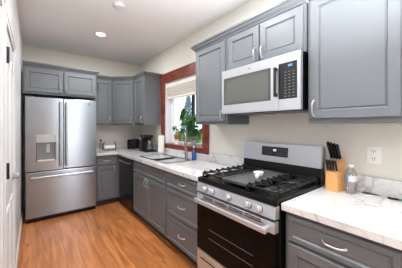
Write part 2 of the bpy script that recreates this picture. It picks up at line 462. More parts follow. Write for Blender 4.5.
CROWN = [(0, -.004), (.006, -.004), (.010, .008), (.026, .022), (.034, .038), (.046, .044), (.046, .062), (0, .062)]
def crown(parent, path, z, pre=None, post=None):
    """cornice swept along the cabinet's front line, mitred at corners; outside is to the right of the path's direction reversed"""
    P = [Vector((p[0], p[1], 0)) for p in path]
    full = ([Vector((pre[0], pre[1], 0))] if pre else []) + P + ([Vector((post[0], post[1], 0))] if post else [])
    o = 1 if pre else 0
    m = MB(); rings = []
    for i in range(len(P)):
        j = i+o
        def nrm(a, b):
            d = (b-a).normalized(); return Vector((d.y, -d.x, 0))*CSIGN
        ns = []
        if j > 0: ns.append(nrm(full[j-1], full[j]))
        if j < len(full)-1: ns.append(nrm(full[j], full[j+1]))
        v = ns[0] if len(ns) == 1 else (ns[0]+ns[1])/(1+ns[0].dot(ns[1]))
        rings.append([m.bm.verts.new(P[i] + v*a + Vector((0, 0, z+b))) for a, b in CROWN])
    n = len(CROWN)
    for A, B in zip(rings, rings[1:]):
        for k in range(n): m.bm.faces.new((A[k], A[(k+1) % n], B[(k+1) % n], B[k]))
    m.bm.faces.new(rings[0]); m.bm.faces.new(rings[-1][::-1])
    return m.build('crown_moulding', 'cab', parent)
CSIGN = 1

ZU, ZT = 1.39, 2.233
UX = -.325
UP = 'wall cabinets'; BASE = 'base cabinets'
NX = (-1, 0, 0); NY = (0, -1, 0); UY = (0, 1, 0); UXD = (1, 0, 0)
def wall_door(parent, y0, y1, z0, z1, hy, hz, hl=.10):
    d = MB().front((UX, y0, z0), UY, NX, y1-y0, z1-z0).build('door', 'cab', parent)
    pull(d, (UX-.02, hy, hz), (0, 0, 1), NX, hl)
    return d
g = .0008
# left of the microwave
c1 = thing('wall_cabinet', 'grey single-door wall cabinet between the window and the microwave', 'cabinet', (-.16, 1.02, ZU))
MB().box((UX, .762+g, ZU), (-.001, 1.277, ZT), .0015).build('body', 'cab', c1)
wall_door(c1, .785, 1.255, ZU+.03, ZT-.02, .815, ZU+.09)
crown(c1, [(-.001, 1.277), (UX, 1.277), (UX, .762+g)], ZT)
# above the microwave
c2 = thing('wall_cabinet', 'short grey two-door wall cabinet directly above the microwave', 'cabinet', (-.16, .38, 1.886))
MB().box((UX, g, 1.889), (-.001, .762-g, ZT), .0015).build('body', 'cab', c2)
wall_door(c2, .388, .742, 1.905, ZT-.02, .418, 1.975)
wall_door(c2, .020, .374, 1.905, ZT-.02, .346, 1.975)
crown(c2, [(UX, .762-g), (UX, g)], ZT)
# right of the microwave
c3 = thing('wall_cabinet', 'large grey wall cabinet right of the microwave above the knife block', 'cabinet', (-.16, -.26, ZU))
MB().box((UX, -.508, ZU), (-.001, -.012, ZT), .0015).build('body', 'cab', c3)
wall_door(c3, -.486, -.030, ZU+.03, ZT-.02, -.058, ZU+.10)
crown(c3, [(UX, -.012), (UX, -.508)], ZT)
c4 = thing('wall_cabinet', 'grey wall cabinet at the right edge of the photo', 'cabinet', (-.16, -.76, ZU))
MB().box((UX, -1.02, ZU), (-.001, -.509, ZT), .0015).build('body', 'cab', c4)
wall_door(c4, -1.0, -.530, ZU+.03, ZT-.02, -.97, ZU+.10)
crown(c4, [(UX, -.509), (UX, -1.02)], ZT)
# narrow cabinet beside the window, diagonal corner, back wall, over the fridge
A_, B_ = (UX, 3.17), (-.642, 3.487)
c5 = thing('wall_cabinet', 'narrow grey wall cabinet at the left side of the red window trim', 'cabinet', (-.16, 2.95, ZU))
MB().box((UX, 2.728, ZU), (-.001, 3.169, ZT), .0015).build('body', 'cab', c5)
wall_door(c5, 2.748, 3.150, ZU+.03, ZT-.02, 2.785, ZU+.10)
c6 = thing('corner_cabinet', 'grey diagonal corner wall cabinet above the toaster', 'cabinet', (-.3, 3.5, ZU))
MB().prism([(-.001, 3.171, ZU), (A_[0], 3.171, ZU), (B_[0]+.001, B_[1], ZU), (B_[0]+.001, YB-.001, ZU), (-.001, YB-.001, ZU)], (0, 0, ZT-ZU)).build('body', 'cab', c6)
dv = (Vector((A_[0], A_[1], 0))-Vector((B_[0], B_[1], 0))); dl = dv.length; dv.normalize(); dn = Vector((dv.y, -dv.x, 0))
d = MB().front(Vector((B_[0], B_[1], ZU+.03))+dv*.028, dv, dn, dl-.056, ZT-ZU-.05).build('door', 'cab', c6)
pull(d, Vector((B_[0], B_[1], ZU+.10))+dv*(dl-.062)+dn*.02, (0, 0, 1), dn)
c7 = thing('wall_cabinet', 'grey wall cabinet on the back wall next to the refrigerator', 'cabinet', (-.82, 3.65, ZU))
MB().box((-.974, B_[1], ZU), (B_[0]-.001, YB-.001, ZT), .0015).build('body', 'cab', c7)
d = MB().front((-.955, B_[1], ZU+.03), UXD, NY, .29, ZT-ZU-.05).build('door', 'cab', c7)
pull(d, (-.692, B_[1]-.02, ZU+.10), (0, 0, 1), NY)
crown(c5, [(UX, 3.169), (UX, 2.728), (-.001, 2.728)], ZT, pre=B_)
crown(c6, [B_, A_], ZT, pre=(-.97, B_[1]), post=(UX, 2.728))
crown(c7, [(-.930, B_[1]), (B_[0]-.001, B_[1])], ZT, post=A_)
FY = 3.19
c8 = thing('wall_cabinet', 'wide grey two-door cabinet on top of the refrigerator', 'cabinet', (-1.45, 3.5, 1.838))
MB().box((-1.93, FY, 1.838), (-.978, YB-.001, 2.225), .0015).build('body', 'cab', c8)
for x0, hx in ((-1.91, -1.475), (-1.440, -1.415)):
    d = MB().front((x0, FY, 1.865), UXD, NY, .455 if x0 < -1.5 else .445, .335).build('door', 'cab', c8)
    pull(d, (hx-.008 if x0 < -1.5 else hx+.005, FY-.02, 1.935), (0, 0, 1), NY)
crown(c8, [(-1.93, FY), (-.978, FY), (-.978, YB-.38)], 2.225)

# ------------------------------------------------------------------ base cabinets
BX, BZ0, BZ1 = -.61, .10, .872
def base_body(parent, y0, y1):
    MB().box((BX, y0, BZ0), (-.025, y1, BZ1), .0015).build('body', 'cab', parent)
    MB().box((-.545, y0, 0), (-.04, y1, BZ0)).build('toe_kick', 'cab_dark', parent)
def drawer(parent, y0, y1, z0, z1, fr=.028, handle=True):
    d = MB().front((BX, y0, z0), UY, NX, y1-y0, z1-z0, .02, fr, .006, .010).build('drawer', 'cab', parent)
    if handle: pull(d, (BX-.02, (y0+y1)/2, (z0+z1)/2), (0, 1, 0), NX, .105)
    return d
YA, YS, YD = 1.44, 2.452, 3.060
b1 = thing('base_cabinet', 'grey base cabinet with a stack of three drawers left of the stove', 'cabinet', (-.3, 1.1, 0))
base_body(b1, .772, YA-g)
drawer(b1, .792, YA-.018, .705, .850)
drawer(b1, .792, YA-.018, .405, .688, .04)
drawer(b1, .792, YA-.018, .115, .388, .04)
b2 = thing('base_cabinet', 'wide grey two-door base cabinet under the sink', 'cabinet', (-.3, 1.95, 0))
for a, b in (((BX, YA+g, BZ0), (-.025, YA+.02, BZ1)), ((BX, YS-.02, BZ0), (-.025, YS-g, BZ1)), ((BX, YA+.02, BZ0), (-.025, YS-.02, .12)), ((-.045, YA+.02, .12), (-.025, YS-.02, BZ1)), ((BX, YA+.02, .12), (BX+.02, YS-.02, BZ1))):
    pass
bd = MB()
for a, b in (((BX, YA+g, BZ0), (-.025, YA+.02, BZ1)), ((BX, YS-.02, BZ0), (-.025, YS-g, BZ1)), ((BX, YA+.02, BZ0), (-.025, YS-.02, .12)), ((-.045, YA+.02, .12), (-.025, YS-.02, BZ1)), ((BX, YA+.02, .12), (BX+.02, YS-.02, BZ1))):
    bd.box(a, b)
bd.build('body', 'cab', b2)
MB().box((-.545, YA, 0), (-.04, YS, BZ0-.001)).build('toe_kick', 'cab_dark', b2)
MB().front((BX, YA+.018, .705), UY, NX, YS-YA-.036, .145, .02, .028, .006, .010).build('false_drawer_front', 'cab', b2)
mid = (YA+YS)/2
for y0, y1, hy in ((YA+.018, mid-.004, mid-.035), (mid+.004, YS-.018, mid+.035)):
    d = MB().front((BX, y0, .115), UY, NX, y1-y0, .573).build('door', 'cab', b2)
    pull(d, (BX-.02, hy, .615), (0, 0, 1), NX)
# inside corner unit (filler stile) with the back-wall base cabinet
CYF = YB-.61     # front line of the back-wall base run
b3 = thing('base_cabinet', 'narrow grey base cabinet with one drawer beside the refrigerator', 'cabinet', (-.8, 3.5, 0))
m = MB(); m.box((-.978, CYF, BZ0), (-.025, YB-.025, BZ1), .001)
m.box((BX, YD+g, BZ0), (BX+.02, CYF, BZ1)); m.build('body', 'cab', b3)
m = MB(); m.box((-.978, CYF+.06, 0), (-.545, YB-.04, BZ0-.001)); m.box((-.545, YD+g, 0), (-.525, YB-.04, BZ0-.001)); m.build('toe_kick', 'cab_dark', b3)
d = MB().front((-.965, CYF, .705), UXD, NY, .315, .145, .02, .028, .006, .010).build('drawer', 'cab', b3)
pull(d, (-.965+.158, CYF-.02, .777), (1, 0, 0), NY)
d = MB().front((-.965, CYF, .115), UXD, NY, .315, .573).build('door', 'cab', b3)
pull(d, (-.690, CYF-.02, .62), (0, 0, 1), NY)
# right of the stove
b4 = thing('base_cabinet', 'grey base cabinet with drawer over door right of the stove', 'cabinet', (-.3, -.28, 0))
base_body(b4, -.552, -.012)
drawer(b4, -.528, -.034, .705, .850)
d = MB().front((BX, -.528, .115), UY, NX, .494, .573).build('door', 'cab', b4)
pull(d, (BX-.02, -.49, .615), (0, 0, 1), NX)

# ------------------------------------------------------------------ countertops
CZ0, CZ1 = .874, .914
SX0, SX1, SY0, SY1 = -.535, -.125, 1.60, 2.42     # sink cut-out
ct = thing('countertop', 'long veined white quartz countertop carrying the sink', 'countertop', (-.3, 2.2, CZ0))
poly = [(-.65, .772), (-.003, .772), (-.003, YB-.002), (-.978, YB-.002), (-.978, YB-.65), (-.65, YB-.65)]
m = MB()
m.box((-.65, .772, CZ0), (-.003, SY0, CZ1)); m.box((-.65, SY0, CZ0), (SX0, SY1, CZ1)); m.box((SX1, SY0, CZ0), (-.003, SY1, CZ1))
m.box((-.65, SY1, CZ0), (-.003, YB-.002, CZ1)); m.box((-.978, YB-.65, CZ0), (-.65, YB-.002, CZ1))
m.build('slab', 'quartz', ct)
m = MB()
m.box((-.021, .772, CZ1), (-.001, WY0-.145, 1.030)); m.box((-.021, WY0-.145, CZ1), (-.001, WY1+.126, .999)); m.box((-.021, WY1+.126, CZ1), (-.001, YB-.002, 1.030))
m.box((-.978, YB-.022, CZ1), (-.021, YB-.002, 1.045))
m.build('backsplash', 'quartz', ct)
ct2 = thing('countertop', 'veined white quartz countertop under the knife block', 'countertop', (-.3, -.5, CZ0))
MB().box((-.65, -1.1, CZ0), (-.003, -.006, CZ1), .002).build('slab', 'quartz', ct2)
MB().box((-.021, -1.1, CZ1), (-.001, -.006, 1.030), .001).build('backsplash', 'quartz', ct2)

# ------------------------------------------------------------------ sink and faucet
sk = thing('kitchen_sink', 'stainless double-bowl sink set into the quartz countertop', 'sink', (-.33, 2.0, .72))
m = MB(); rz = CZ1+.004
bowls = ((SY0+.02, 1.985), (2.025, SY1-.02)); bx0, bx1 = SX0+.02, SX1-.06
# rim strips
m.box((SX0-.012, SY0-.012, CZ1+.0005), (bx0, SY1+.012, rz)); m.box((bx1, SY0-.012, CZ1+.0005), (SX1+.012, SY1+.012, rz))
m.box((bx0, SY0-.012, CZ1+.0005), (bx1, bowls[0][0], rz)); m.box((bx0, bowls[1][1], CZ1+.0005), (bx1, SY1+.012, rz)); m.box((bx0, bowls[0][1], CZ1-.02), (bx1, bowls[1][0], rz))
m.build('rim', 'rim_shaded', sk)
for a, b in bowls:
    m = MB(); t = .003; zb = .765
    m.box((bx0-t, a-t, zb-t), (bx1+t, b+t, zb))
    m.box((bx0-t, a-t, zb), (bx0, b+t, CZ1)); m.box((bx1, a-t, zb), (bx1+t, b+t, CZ1)); m.box((bx0, a-t, zb), (bx1, a, CZ1)); m.box((bx0, b, zb), (bx1, b+t, CZ1))
    bo = m.build('bowl', 'bowl_lit', sk)
    MB().lathe([(.045, 0), (.045, .004), (.03, .002), (.002, .001)], ((bx0+bx1)/2, (a+b)/2, zb), (0, 0, 1), 20).build('drain', 'chrome', bo, 40)
fx, fy_ = -.160, 1.715
fc = thing('faucet', 'tall gooseneck faucet at the back of the sink', 'faucet', (fx, fy_, rz))
fd_ = Vector((-.62, -.78, 0)).normalized()
m = MB(); P0 = Vector((fx, fy_, 0)); pts = [P0+Vector((0, 0, rz+.02)), P0+Vector((0, 0, rz+.30))]
for k in range(1, 13):
    a = PI*k/12; pts.append(P0 + fd_*(.085-.085*math.cos(a)) + Vector((0, 0, rz+.30+.085*math.sin(a))))
pts.append(P0+fd_*.17+Vector((0, 0, rz+.24)))
m.tube(pts, [.016]*2+[.0135]*12+[.0135], 12); m.build('spout', 'faucetsteel', fc, 50)
MB().lathe([(.028, 0), (.028, .006), (.022, .012), (.020, .09), (.016, .10)], (fx, fy_, rz), (0, 0, 1), 18).build('base', 'faucetsteel', fc, 40)
MB().lathe([(.013, 0), (.017, .02), (.018, .08), (.014, .09)], P0+fd_*.17+Vector((0, 0, rz+.155)), (0, 0, 1), 14).build('spray_head', 'faucetsteel', fc, 40)
MB().tube([(fx+.012, fy_+.018, rz+.055), (fx+.02, fy_+.05, rz+.06), (fx+.02, fy_+.10, rz+.085)], [.011, .008, .006], 10).build('lever', 'faucetsteel', fc, 50)
sp = thing('dish_soap', 'clear bottle of blue dish soap right of the faucet', 'soap bottle', (-.085, 1.64, CZ1))
q = (-.085, 1.64, CZ1+.0005)
MB().lathe([(.028, 0), (.032, .006), (.032, .10), (.029, .112)], q, (0, 0, 1), 20).build('soap', 'bluesoap', sp, 40)
MB().lathe([(.029, .112), (.026, .13), (.014, .15), (.012, .165)], q, (0, 0, 1), 20).build('shoulder', 'clear', sp, 40)
MB().lathe([(.014, .165), (.014, .185), (.006, .188), (.005, .198)], q, (0, 0, 1), 16).build('cap', 'white', sp, 40)

# ------------------------------------------------------------------ dishwasher
dw = thing('dishwasher', 'black stainless dishwasher under the counter near the corner', 'dishwasher', (-.3, 2.75, 0))
y0, y1 = YS+.003, YD-.003
MB().box((-.60, y0, .10), (-.04, y1, .868)).build('tub', 'fridge_side', dw)
d = MB().box((-.638, y0+.004, .105), (-.601, y1-.004, .862), .006).build('door', 'dw', dw)
m = MB(); m.tube([(-.672, y0+.06, .80), (-.680, (y0+y1)/2, .80), (-.672, y1-.06, .80)], .010, 10)
for y in (y0+.075, y1-.075): m.tube([(-.637, y, .80), (-.674, y, .80)], .008, 8)
m.build('handle', 'bar', d, 50)
MB().box((-.639, y0+.1, .835), (-.638, y1-.1, .855)).build('control_strip', 'darkpl', d)
MB().lathe([(.010, 0), (.010, .0015)], (-.638, y0+.09, .17), NX, 16).build('badge', 'steel', d, 40)
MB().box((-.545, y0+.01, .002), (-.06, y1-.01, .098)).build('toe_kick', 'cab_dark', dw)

# ------------------------------------------------------------------ refrigerator
fr = thing('refrigerator', 'stainless steel french-door refrigerator with a water dispenser and bottom freezer', 'refrigerator', (-1.444, 3.45, 0))
X0, X1, FY0 = -1.898, -.990, 3.124
MB().box((X0+.004, 3.185, .03), (X1-.004, 3.78, 1.775), .006).build('case', 'fridge_side', fr)
xs = -1.455
ld = MB(); dx0, dx1, dz0, dz1, dzm = -1.775, -1.545, .862, 1.250, 1.125
for a, b in (((X0, FY0, .728), (dx0, 3.18, 1.787)), ((dx1, FY0, .728), (xs-.003, 3.18, 1.787)), ((dx0, FY0, dz1), (dx1, 3.18, 1.787)), ((dx0, FY0, .728), (dx1, 3.18, dz0))):
    ld.box(a, b)
ld = ld.build('left_door', 'steel', fr)
rd = MB().box((xs+.003, FY0, .728), (X1, 3.18, 1.787), .008).build('right_door', 'steel', fr)
fd = MB().box((X0, FY0, .062), (X1, 3.18, .714), .008).build('freezer_drawer', 'steel', fr)
dp = MB(); dp.box((dx0, FY0-.001, dzm), (dx1, FY0+.03, dz1), .001); dp = dp.build('dispenser_panel', 'dispenser', ld)
dc = MB(); dc.box((dx0, FY0+.045, dz0), (dx1, FY0+.05, dzm)); dc.box((dx0, FY0-.001, dz0), (dx0+.010, FY0+.05, dzm)); dc.box((dx1-.010, FY0-.001, dz0), (dx1, FY0+.05, dzm))
dc.box((dx0+.010, FY0, dzm-.012), (dx1-.010, FY0+.05, dzm))
dc.build('dispenser_recess', 'recess', ld)
m = MB()
for a, b in (((dx0-.004, FY0-.0015, dz0-.003), (dx0+.002, FY0+.001, dzm)), ((dx1-.002, FY0-.0015, dz0-.003), (dx1+.004, FY0+.001, dzm)), ((dx0-.004, FY0-.0016, dzm), (dx1+.004, FY0-.001, dzm+.007))): m.box(a, b)
m.build('recess_edge', 'slot', ld)
MB().box((dx0+.012, FY0-.012, dz0+.001), (dx1-.012, FY0+.05, dz0+.020), .002).build('drip_tray', 'bar', ld)
MB().box(((dx0+dx1)/2-.005, FY0+.02, .98), ((dx0+dx1)/2+.045, FY0+.044, 1.112), .006).build('paddle', 'dispenser', ld)
for par, x in ((ld, xs-.038), (rd, xs+.038)):
    m = MB(); m.tube([(x, FY0-.055, .775), (x, FY0-.058, 1.25), (x, FY0-.055, 1.735)], .013, 12)
    for z in (.80, 1.71): m.box((x-.010, FY0-.05, z-.014), (x+.010, FY0-.0005, z+.014), .003)
    m.build('handle', 'bar', par, 50)
m = MB(); m.tube([(X0+.06, FY0-.055, .645), (-1.444, FY0-.058, .645), (X1-.06, FY0-.055, .645)], .014, 12)
for x in (X0+.09, X1-.09): m.box((x-.014, FY0-.05, .635), (x+.014, FY0-.0005, .655), .003)
m.build('handle', 'bar', fd, 50)
MB().lathe([(.013, 0), (.013, .002), (.010, .0025)], (-1.108, FY0-.0005, 1.722), NY, 20).build('badge', 'greypl', rd, 40)
MB().box((X0+.01, FY0+.02, .008), (X1-.01, 3.7, .058)).build('kick_grille', 'black', fr)
for x in (X0+.05, X1-.05):
    MB().box((x-.03, FY0+.01, 1.7755), (x+.03, 3.24, 1.805), .004).build('hinge_cover', 'fridge_side', fr)

# ------------------------------------------------------------------ range
rg = thing('gas_range', 'stainless gas range with black cooktop and oven door', 'stove', (-.35, .381, 0))
R0, R1 = .003, .759
MB().box((-.655, R0, .055), (-.03, R1, .895), .002).build('body', 'black', rg)
for x in (-.6, -.1):
    for y in (R0+.05, R1-.05): MB().lathe([(.018, 0), (.018, .054)], (x, y, .001), (0, 0, 1), 12).build('foot', 'darkpl', rg)
m = MB(); m.box((-.690, R0-.001, .896), (-.085, R1+.001, .928), .004); m.box((-.690, R0-.001, .928), (-.672, R1+.001, .936), .003)
m.box((-.672, R0-.001, .928), (-.1, R0+.014, .936), .002); m.box((-.672, R1-.014, .928), (-.1, R1+.001, .936), .002)
m.build('cooktop', 'black', rg)
# slanted control panel
m = MB(); m.prism([(-.672, R0, .895), (-.690, R0, .892), (-.702, R0, .822), (-.656, R0, .818), (-.656, R0, .895)], (0, R1-R0, 0))
cp = m.build('control_panel', 'steel_h', rg)
kn = Vector((-.070, 0, .012)).normalized(); 
for y in (.645, .560, .381, .202, .117):
    k = MB().lathe([(.025, 0), (.025, .008), (.021, .010), (.020, .030), (.017, .034), (.002, .035)], (-.6965, y, .856), kn, 22).build('knob', 'steel_h', cp, 40)
    MB().lathe([(.027, 0), (.027, .003)], (-.6963, y, .856), kn, 22).build('bezel', 'darkpl', k, 40)
# oven door
od = MB().box((-.700, R0+.002, .335), (-.658, R1-.002, .735), .004).build('oven_door', 'blackglass', rg)
m = MB(); m.box((-.702, R0+.002, .736), (-.658, R1-.002, .803), .003); tr = m.build('door_trim', 'steel_h', od)
m = MB()
for a in range(4):
    for z in (.776, .789):
        ya = .10+a*.15; m.box((-.7028, ya, z), (-.7015, ya+.125, z+.006))
m.build('vent_slots', 'black', tr)
m = MB(); m.box((-.756, R0+.03, .742), (-.738, R1-.03, .776), .006)
for y in (R0+.05, R1-.05): m.box((-.74, y-.016, .745), (-.7021, y+.016, .773), .003)
m.build('handle', 'steel_h', od)
m = MB(); m.box((-.7012, .13, .40), (-.7002, .63, .64), .0004); wn = m.build('oven_window', 'mw_dark' if 'mw_dark' in M else 'blackglass', od)
m = MB()
for z in (.47, .54): m.tube([(-.7016, .16, z), (-.7016, .60, z)], .0018, 6)
m.build('rack_line', 'greypl', od)
sd = MB().box((-.698, R0+.002, .072), (-.658, R1-.002, .325), .004).build('storage_drawer', 'steel_h', rg)
MB().box((-.6995, R0+.05, .262), (-.6975, R1-.05, .272)).build('pull_groove', 'black', sd)
# backguard
m = MB(); m.prism([(-.100, R0, .928), (-.028, R0, .928), (-.028, R0, 1.21), (-.062, R0, 1.21), (-.072, R0, 1.045), (-.085, R0, 1.04)], (0, R1-R0, 0))
bgd = m.build('backguard', 'black', rg)
m = MB(); m.prism([(-.090, R0-.001, 1.046), (-.060, R0-.001, 1.046), (-.030, R0-.001, 1.213), (-.074, R0-.001, 1.213)], (0, R1-R0+.002, 0))
bp = m.build('backguard_panel', 'steel_h', bgd)
def bgx(z): return -.090 + (z-1.046)/(1.213-1.046)*.016
m = MB(); zz = (1.098, 1.183)
m.prism([(bgx(zz[0])-.002, .275, zz[0]), (bgx(zz[0])+.004, .275, zz[0]), (bgx(zz[1])+.004, .275, zz[1]), (bgx(zz[1])-.002, .275, zz[1])], (0, .265, 0))
ds = m.build('display_panel', 'darkpl', bp)
m = MB(); m.prism([(bgx(z)+o, .388, z) for z, o in ((1.143, -.0026), (1.143, 0), (1.163, 0), (1.163, -.0026))], (0, .032, 0)); m.build('clock_display', 'display_w', ds)
for yy in list(range(4)) + [6, 7, 8, 9]:
    for z in (1.113, 1.128, 1.15, 1.166):
        ya = .287 + yy*.0245
        MB().prism([(bgx(z)+o, ya, z+h) for h, o in ((0, -.0025), (0, 0), (.005, 0), (.005, -.0025))], (0, .014, 0)).build('button', 'greypl', bp)
# burners
for x, y, r in ((-.50, .63, .045), (-.22, .63, .036), (-.50, .14, .050), (-.22, .14, .036)):
    b_ = MB().lathe([(r+.012, 0), (r+.012, .006), (r, .012), (r*.95, .014)], (x, y, .9285), (0, 0, 1), 24).build('burner', 'greypl', rg, 40)
    MB().lathe([(r*.85, .014), (r*.88, .018), (r*.8, .023), (.003, .024)], (x, y, .9285), (0, 0, 1), 24).build('burner_cap', 'iron', b_, 40)
def grate(y0, y1, ny):
    m = MB(); xa, xb = -.655, -.110; zt = .972; h = .015; w_ = .011; cy = (y0+y1)/2; xm = (xa+xb)/2
    for y in (y0, y1-w_): m.box((xa, y, zt-h), (xb, y+w_, zt), .003)
    for x in (xa, xm-w_/2, xb-w_): m.box((x, y0, zt-h), (x+w_, y1, zt), .003)
    for cx in (-.515, -.250):
        for dx_, dy_ in ((1, 0), (-1, 0), (.72, .72), (-.72, .72), (.72, -.72), (-.72, -.72)):
            L1 = .128 if dy_ == 0 else .142
            p0 = Vector((cx+dx_*.03, cy+dy_*.03, zt-.003)); p1 = Vector((cx+dx_*L1, cy+dy_*L1, zt-.006))
            m.tube([p0, (p0+p1)/2, p1], [.0045, .0055, .0055], 6)
        for y, e in ((y0, 1), (y1, -1)):
            m.tube([(cx, y+e*.006, zt-.006), (cx, y+e*.04, zt-.002), (cx, y+e*.085, zt-.004)], [.0055, .0055, .0045], 6)
    for x in (xa+.004, xb-.014):
        for y in (y0, y1-w_): m.box((x, y, .9295), (x+.010, y+w_, zt-h+.001))
    for k in range(8):         # raised ribs along both long sides
        x = xa+.022+k*(xb-xa-.044)/7
        for y, e in ((y0, 1), (y1, -1)):
            m.tube([(x, y-e*.004, zt-.010), (x, y+e*.004, zt+.007), (x, y+e*.040, zt+.004), (x, y+e*.052, zt-.006)], [.0058, .0068, .0062, .005], 8)
    return m.build('grate', 'iron', rg)
grate(.512, .742, 5); grate(.020, .250, 5)
m = MB(); ga, gb, za = .258, .504, .945
m.box((-.645, ga, za), (-.12, gb, za+.012), .004)
for a, b in (((-.645, ga, za), (-.633, gb, za+.024)), ((-.132, ga, za), (-.12, gb, za+.024)), ((-.645, ga, za), (-.12, ga+.01, za+.024)), ((-.645, gb-.01, za), (-.12, gb, za+.024))): m.box(a, b, .003)
for x in (-.63, -.14):
    for y in (ga+.01, gb-.02): m.box((x, y, .9290), (x+.012, y+.012, za+.002))
m.build('griddle', 'griddle', rg)

sr = thing('spoon_rest', 'small white ceramic scoop lying on the griddle of the stove', 'spoon rest', (-.36, .375, .9575))
m = MB(); m.lathe([(.018, .0), (.030, .004), (.038, .02), (.042, .036), (.039, .037), (.034, .022), (.020, .010), (.002, .008)], (-.345, .385, .9575), (0, 0, 1), 26)
m.build('cup', 'white_gloss', sr, 50)
MB().tube([(-.368, .372, .978), (-.395, .356, .977), (-.425, .339, .9755), (-.438, .331, .975)], [.014, .0165, .017, .012], 14).build('grip', 'white_gloss', sr, 50)

# ------------------------------------------------------------------ microwave
mw = thing('microwave', 'stainless over-the-range microwave mounted above the stove', 'microwave', (-.2, .381, 1.486))
MX = -.402; Z0, Z1 = 1.487, 1.886
MB().box((-.372, .004, Z0+.004), (-.003, .758, Z1-.001), .002).build('case', 'black', mw)
m = MB()
dyl = .166
for a, b in (((MX, dyl, 1.812), (-.373, .760, Z1)), ((MX, dyl, Z0), (-.373, .760, 1.565)), ((MX, .734, 1.565), (-.373, .760, 1.812)), ((MX, dyl, 1.565), (-.373, .232, 1.812))): m.box(a, b)
md = m.build('door', 'steel_h', mw)
MB().box((MX+.002, .232, 1.565), (-.375, .734, 1.812)).build('door_window', 'mwglass', md)
m = MB()
for a, b in (((MX+.0005, .232, 1.565), (MX+.0019, .255, 1.812)), ((MX+.0005, .711, 1.565), (MX+.0019, .734, 1.812)), ((MX+.0005, .255, 1.565), (MX+.0019, .711, 1.582)), ((MX+.0005, .255, 1.792), (MX+.0019, .711, 1.812))): m.box(a, b)
m.build('window_border', 'border', md)
m = MB(); m.box((MX-.030, .172, 1.585), (MX-.016, .192, 1.80), .005)
for z in (1.60, 1.785): m.box((MX-.018, .174, z-.012), (MX-.0005, .190, z+.012), .002)
m.build('handle', 'darkpl', md)
m = MB()
for a, b in (((MX, .002, 1.822), (-.373, dyl-.002, Z1)), ((MX, .002, Z0), (-.373, dyl-.002, 1.565)), ((MX, .002, 1.565), (-.373, .026, 1.822))): m.box(a, b)
fm = m.build('control_surround', 'steel_h', mw)
kp = MB().box((MX-.001, .026, 1.565), (-.374, dyl-.002, 1.822), .001).build('control_panel', 'darkpl', mw)
MB().box((MX-.0018, .060, 1.790), (MX-.0008, .092, 1.806)).build('clock_display', 'display', kp)
for r_ in range(9):
    for c_ in range(3):
        y = .046 + c_*.030; z = 1.580 + r_*.0215
        MB().box((MX-.0016, y, z), (MX-.0009, y+.011, z+.006)).build('button', 'print', kp)
MB().box((MX-.0012, .42, 1.846), (MX-.0002, .45, 1.852)).build('brand_plate', 'greypl', md)
m = MB(); m.box((-.36, .03, Z0-.006), (-.05, .36, Z0+.003), .002); m.box((-.36, .40, Z0-.006), (-.05, .73, Z0+.003), .002); m.build('vent_filter', 'greypl', mw)

# ------------------------------------------------------------------ knife block and knives
KB = thing('knife_block', 'light wooden knife block standing right of the stove', 'knife block', (-.10, -.10, CZ1+.0005), local=True, rz=math.radians(-4))
# local: -x faces the room, y width
KX, KW = .062, .038
m = MB()
m.prism([(-KX, -KW, 0), (KX, -KW, 0), (KX, -KW, .215), (.030, -KW, .235), (-.012, -KW, .137), (-KX, -KW, .137)], (0, 2*KW, 0))
m.build('body', 'block', KB)
kroot = KB.location
Rz = Matrix.Rotation(math.radians(-4), 3, 'Z')
def knife(label, name, lx, ly, lz, tilt, L, r, group, cat='knife', fl=1.7):
    p = kroot + Rz @ Vector((lx, ly, lz))
    k = thing(name, label, cat, p, group, local=True, rz=math.radians(-4))
    d = Vector((-math.sin(tilt), 0, math.cos(tilt)))
    MB().tube([d*.008, d*.02, d*(L*.55), d*(L*.9), d*(L+.004)], [r*.85, r*.95, r*1.0, r*1.15, r*.8], 10, flat=fl).build('handle', 'black', k, 50)
    MB().tube([d*-.0, d*.010], [r*1.0, r*1.0], 10, flat=fl).build('bolster', 'chrome', k, 50)
    MB().tube([d*(L+.003), d*(L+.006)], [r*.7, r*.5], 10, flat=fl).build('end_cap', 'chrome' if name == 'steak_knife' else 'black', k, 50)
    return k
tl = math.radians(27)
ords = ('leftmost', 'second from left', 'third from left', 'rightmost')
for i in range(4):
    ly = .0285 - i*.019
    knife('black-handled kitchen knife, %s in the tall back row of the block' % ords[i], 'kitchen_knife', .010, ly, .219, tl, .136-.006*i, .0088, 'kitchen knives in the block')
for i in range(4):
    ly = .029 - i*.019
    knife('small steak knife, %s in the short front row of the block' % ords[i], 'steak_knife', -.042, ly, .138, math.radians(20), .085, .0066, 'steak knives in the block')

# ------------------------------------------------------------------ things on the right counter
wb = thing('bottle', 'clear plastic bottle with a blue label beside the knife block', 'bottle', (-.105, -.195, CZ1))
q = (-.105, -.195, CZ1+.0005)
MB().lathe([(.030, 0), (.034, .005), (.0335, .06), (.032, .07), (.034, .08), (.034, .13), (.028, .155), (.016, .172), (.014, .178)], q, (0, 0, 1), 22).build('body', 'clear', wb, 40)
def band(name, m_, a0, a1, z0, z1):
    m = MB(); rows = []
    for k in range(13):
        a = math.radians(a0+(a1-a0)*k/12)
        rows.append([m.bm.verts.new((q[0]+r_*math.cos(a), q[1]+r_*math.sin(a), q[2]+z)) for r_, z in ((.0343, z0), (.0350, z0), (.0350, z1), (.0343, z1))])
    for A, B in zip(rows, rows[1:]):
        for k in range(4): m.bm.faces.new((A[k], A[(k+1) % 4], B[(k+1) % 4], B[k]))
    m.bm.faces.new(rows[0]); m.bm.faces.new(rows[-1][::-1])
    o = m.build(name, m_, wb, 40); o['label'] = 'blue patch of the label' if 'blue' in m_ else 'pale label'
band('label_band', 'label_blue', 120, 172, .092, .124)
band('label_band', 'label_pale', 173, 270, .085, .124)
MB().lathe([(.016, .178), (.016, .192), (.014, .194)], q, (0, 0, 1), 18).build('cap', 'ivory', wb, 40)
cbl = MB()
pts = [(-.06, -.235, CZ1+.004)]
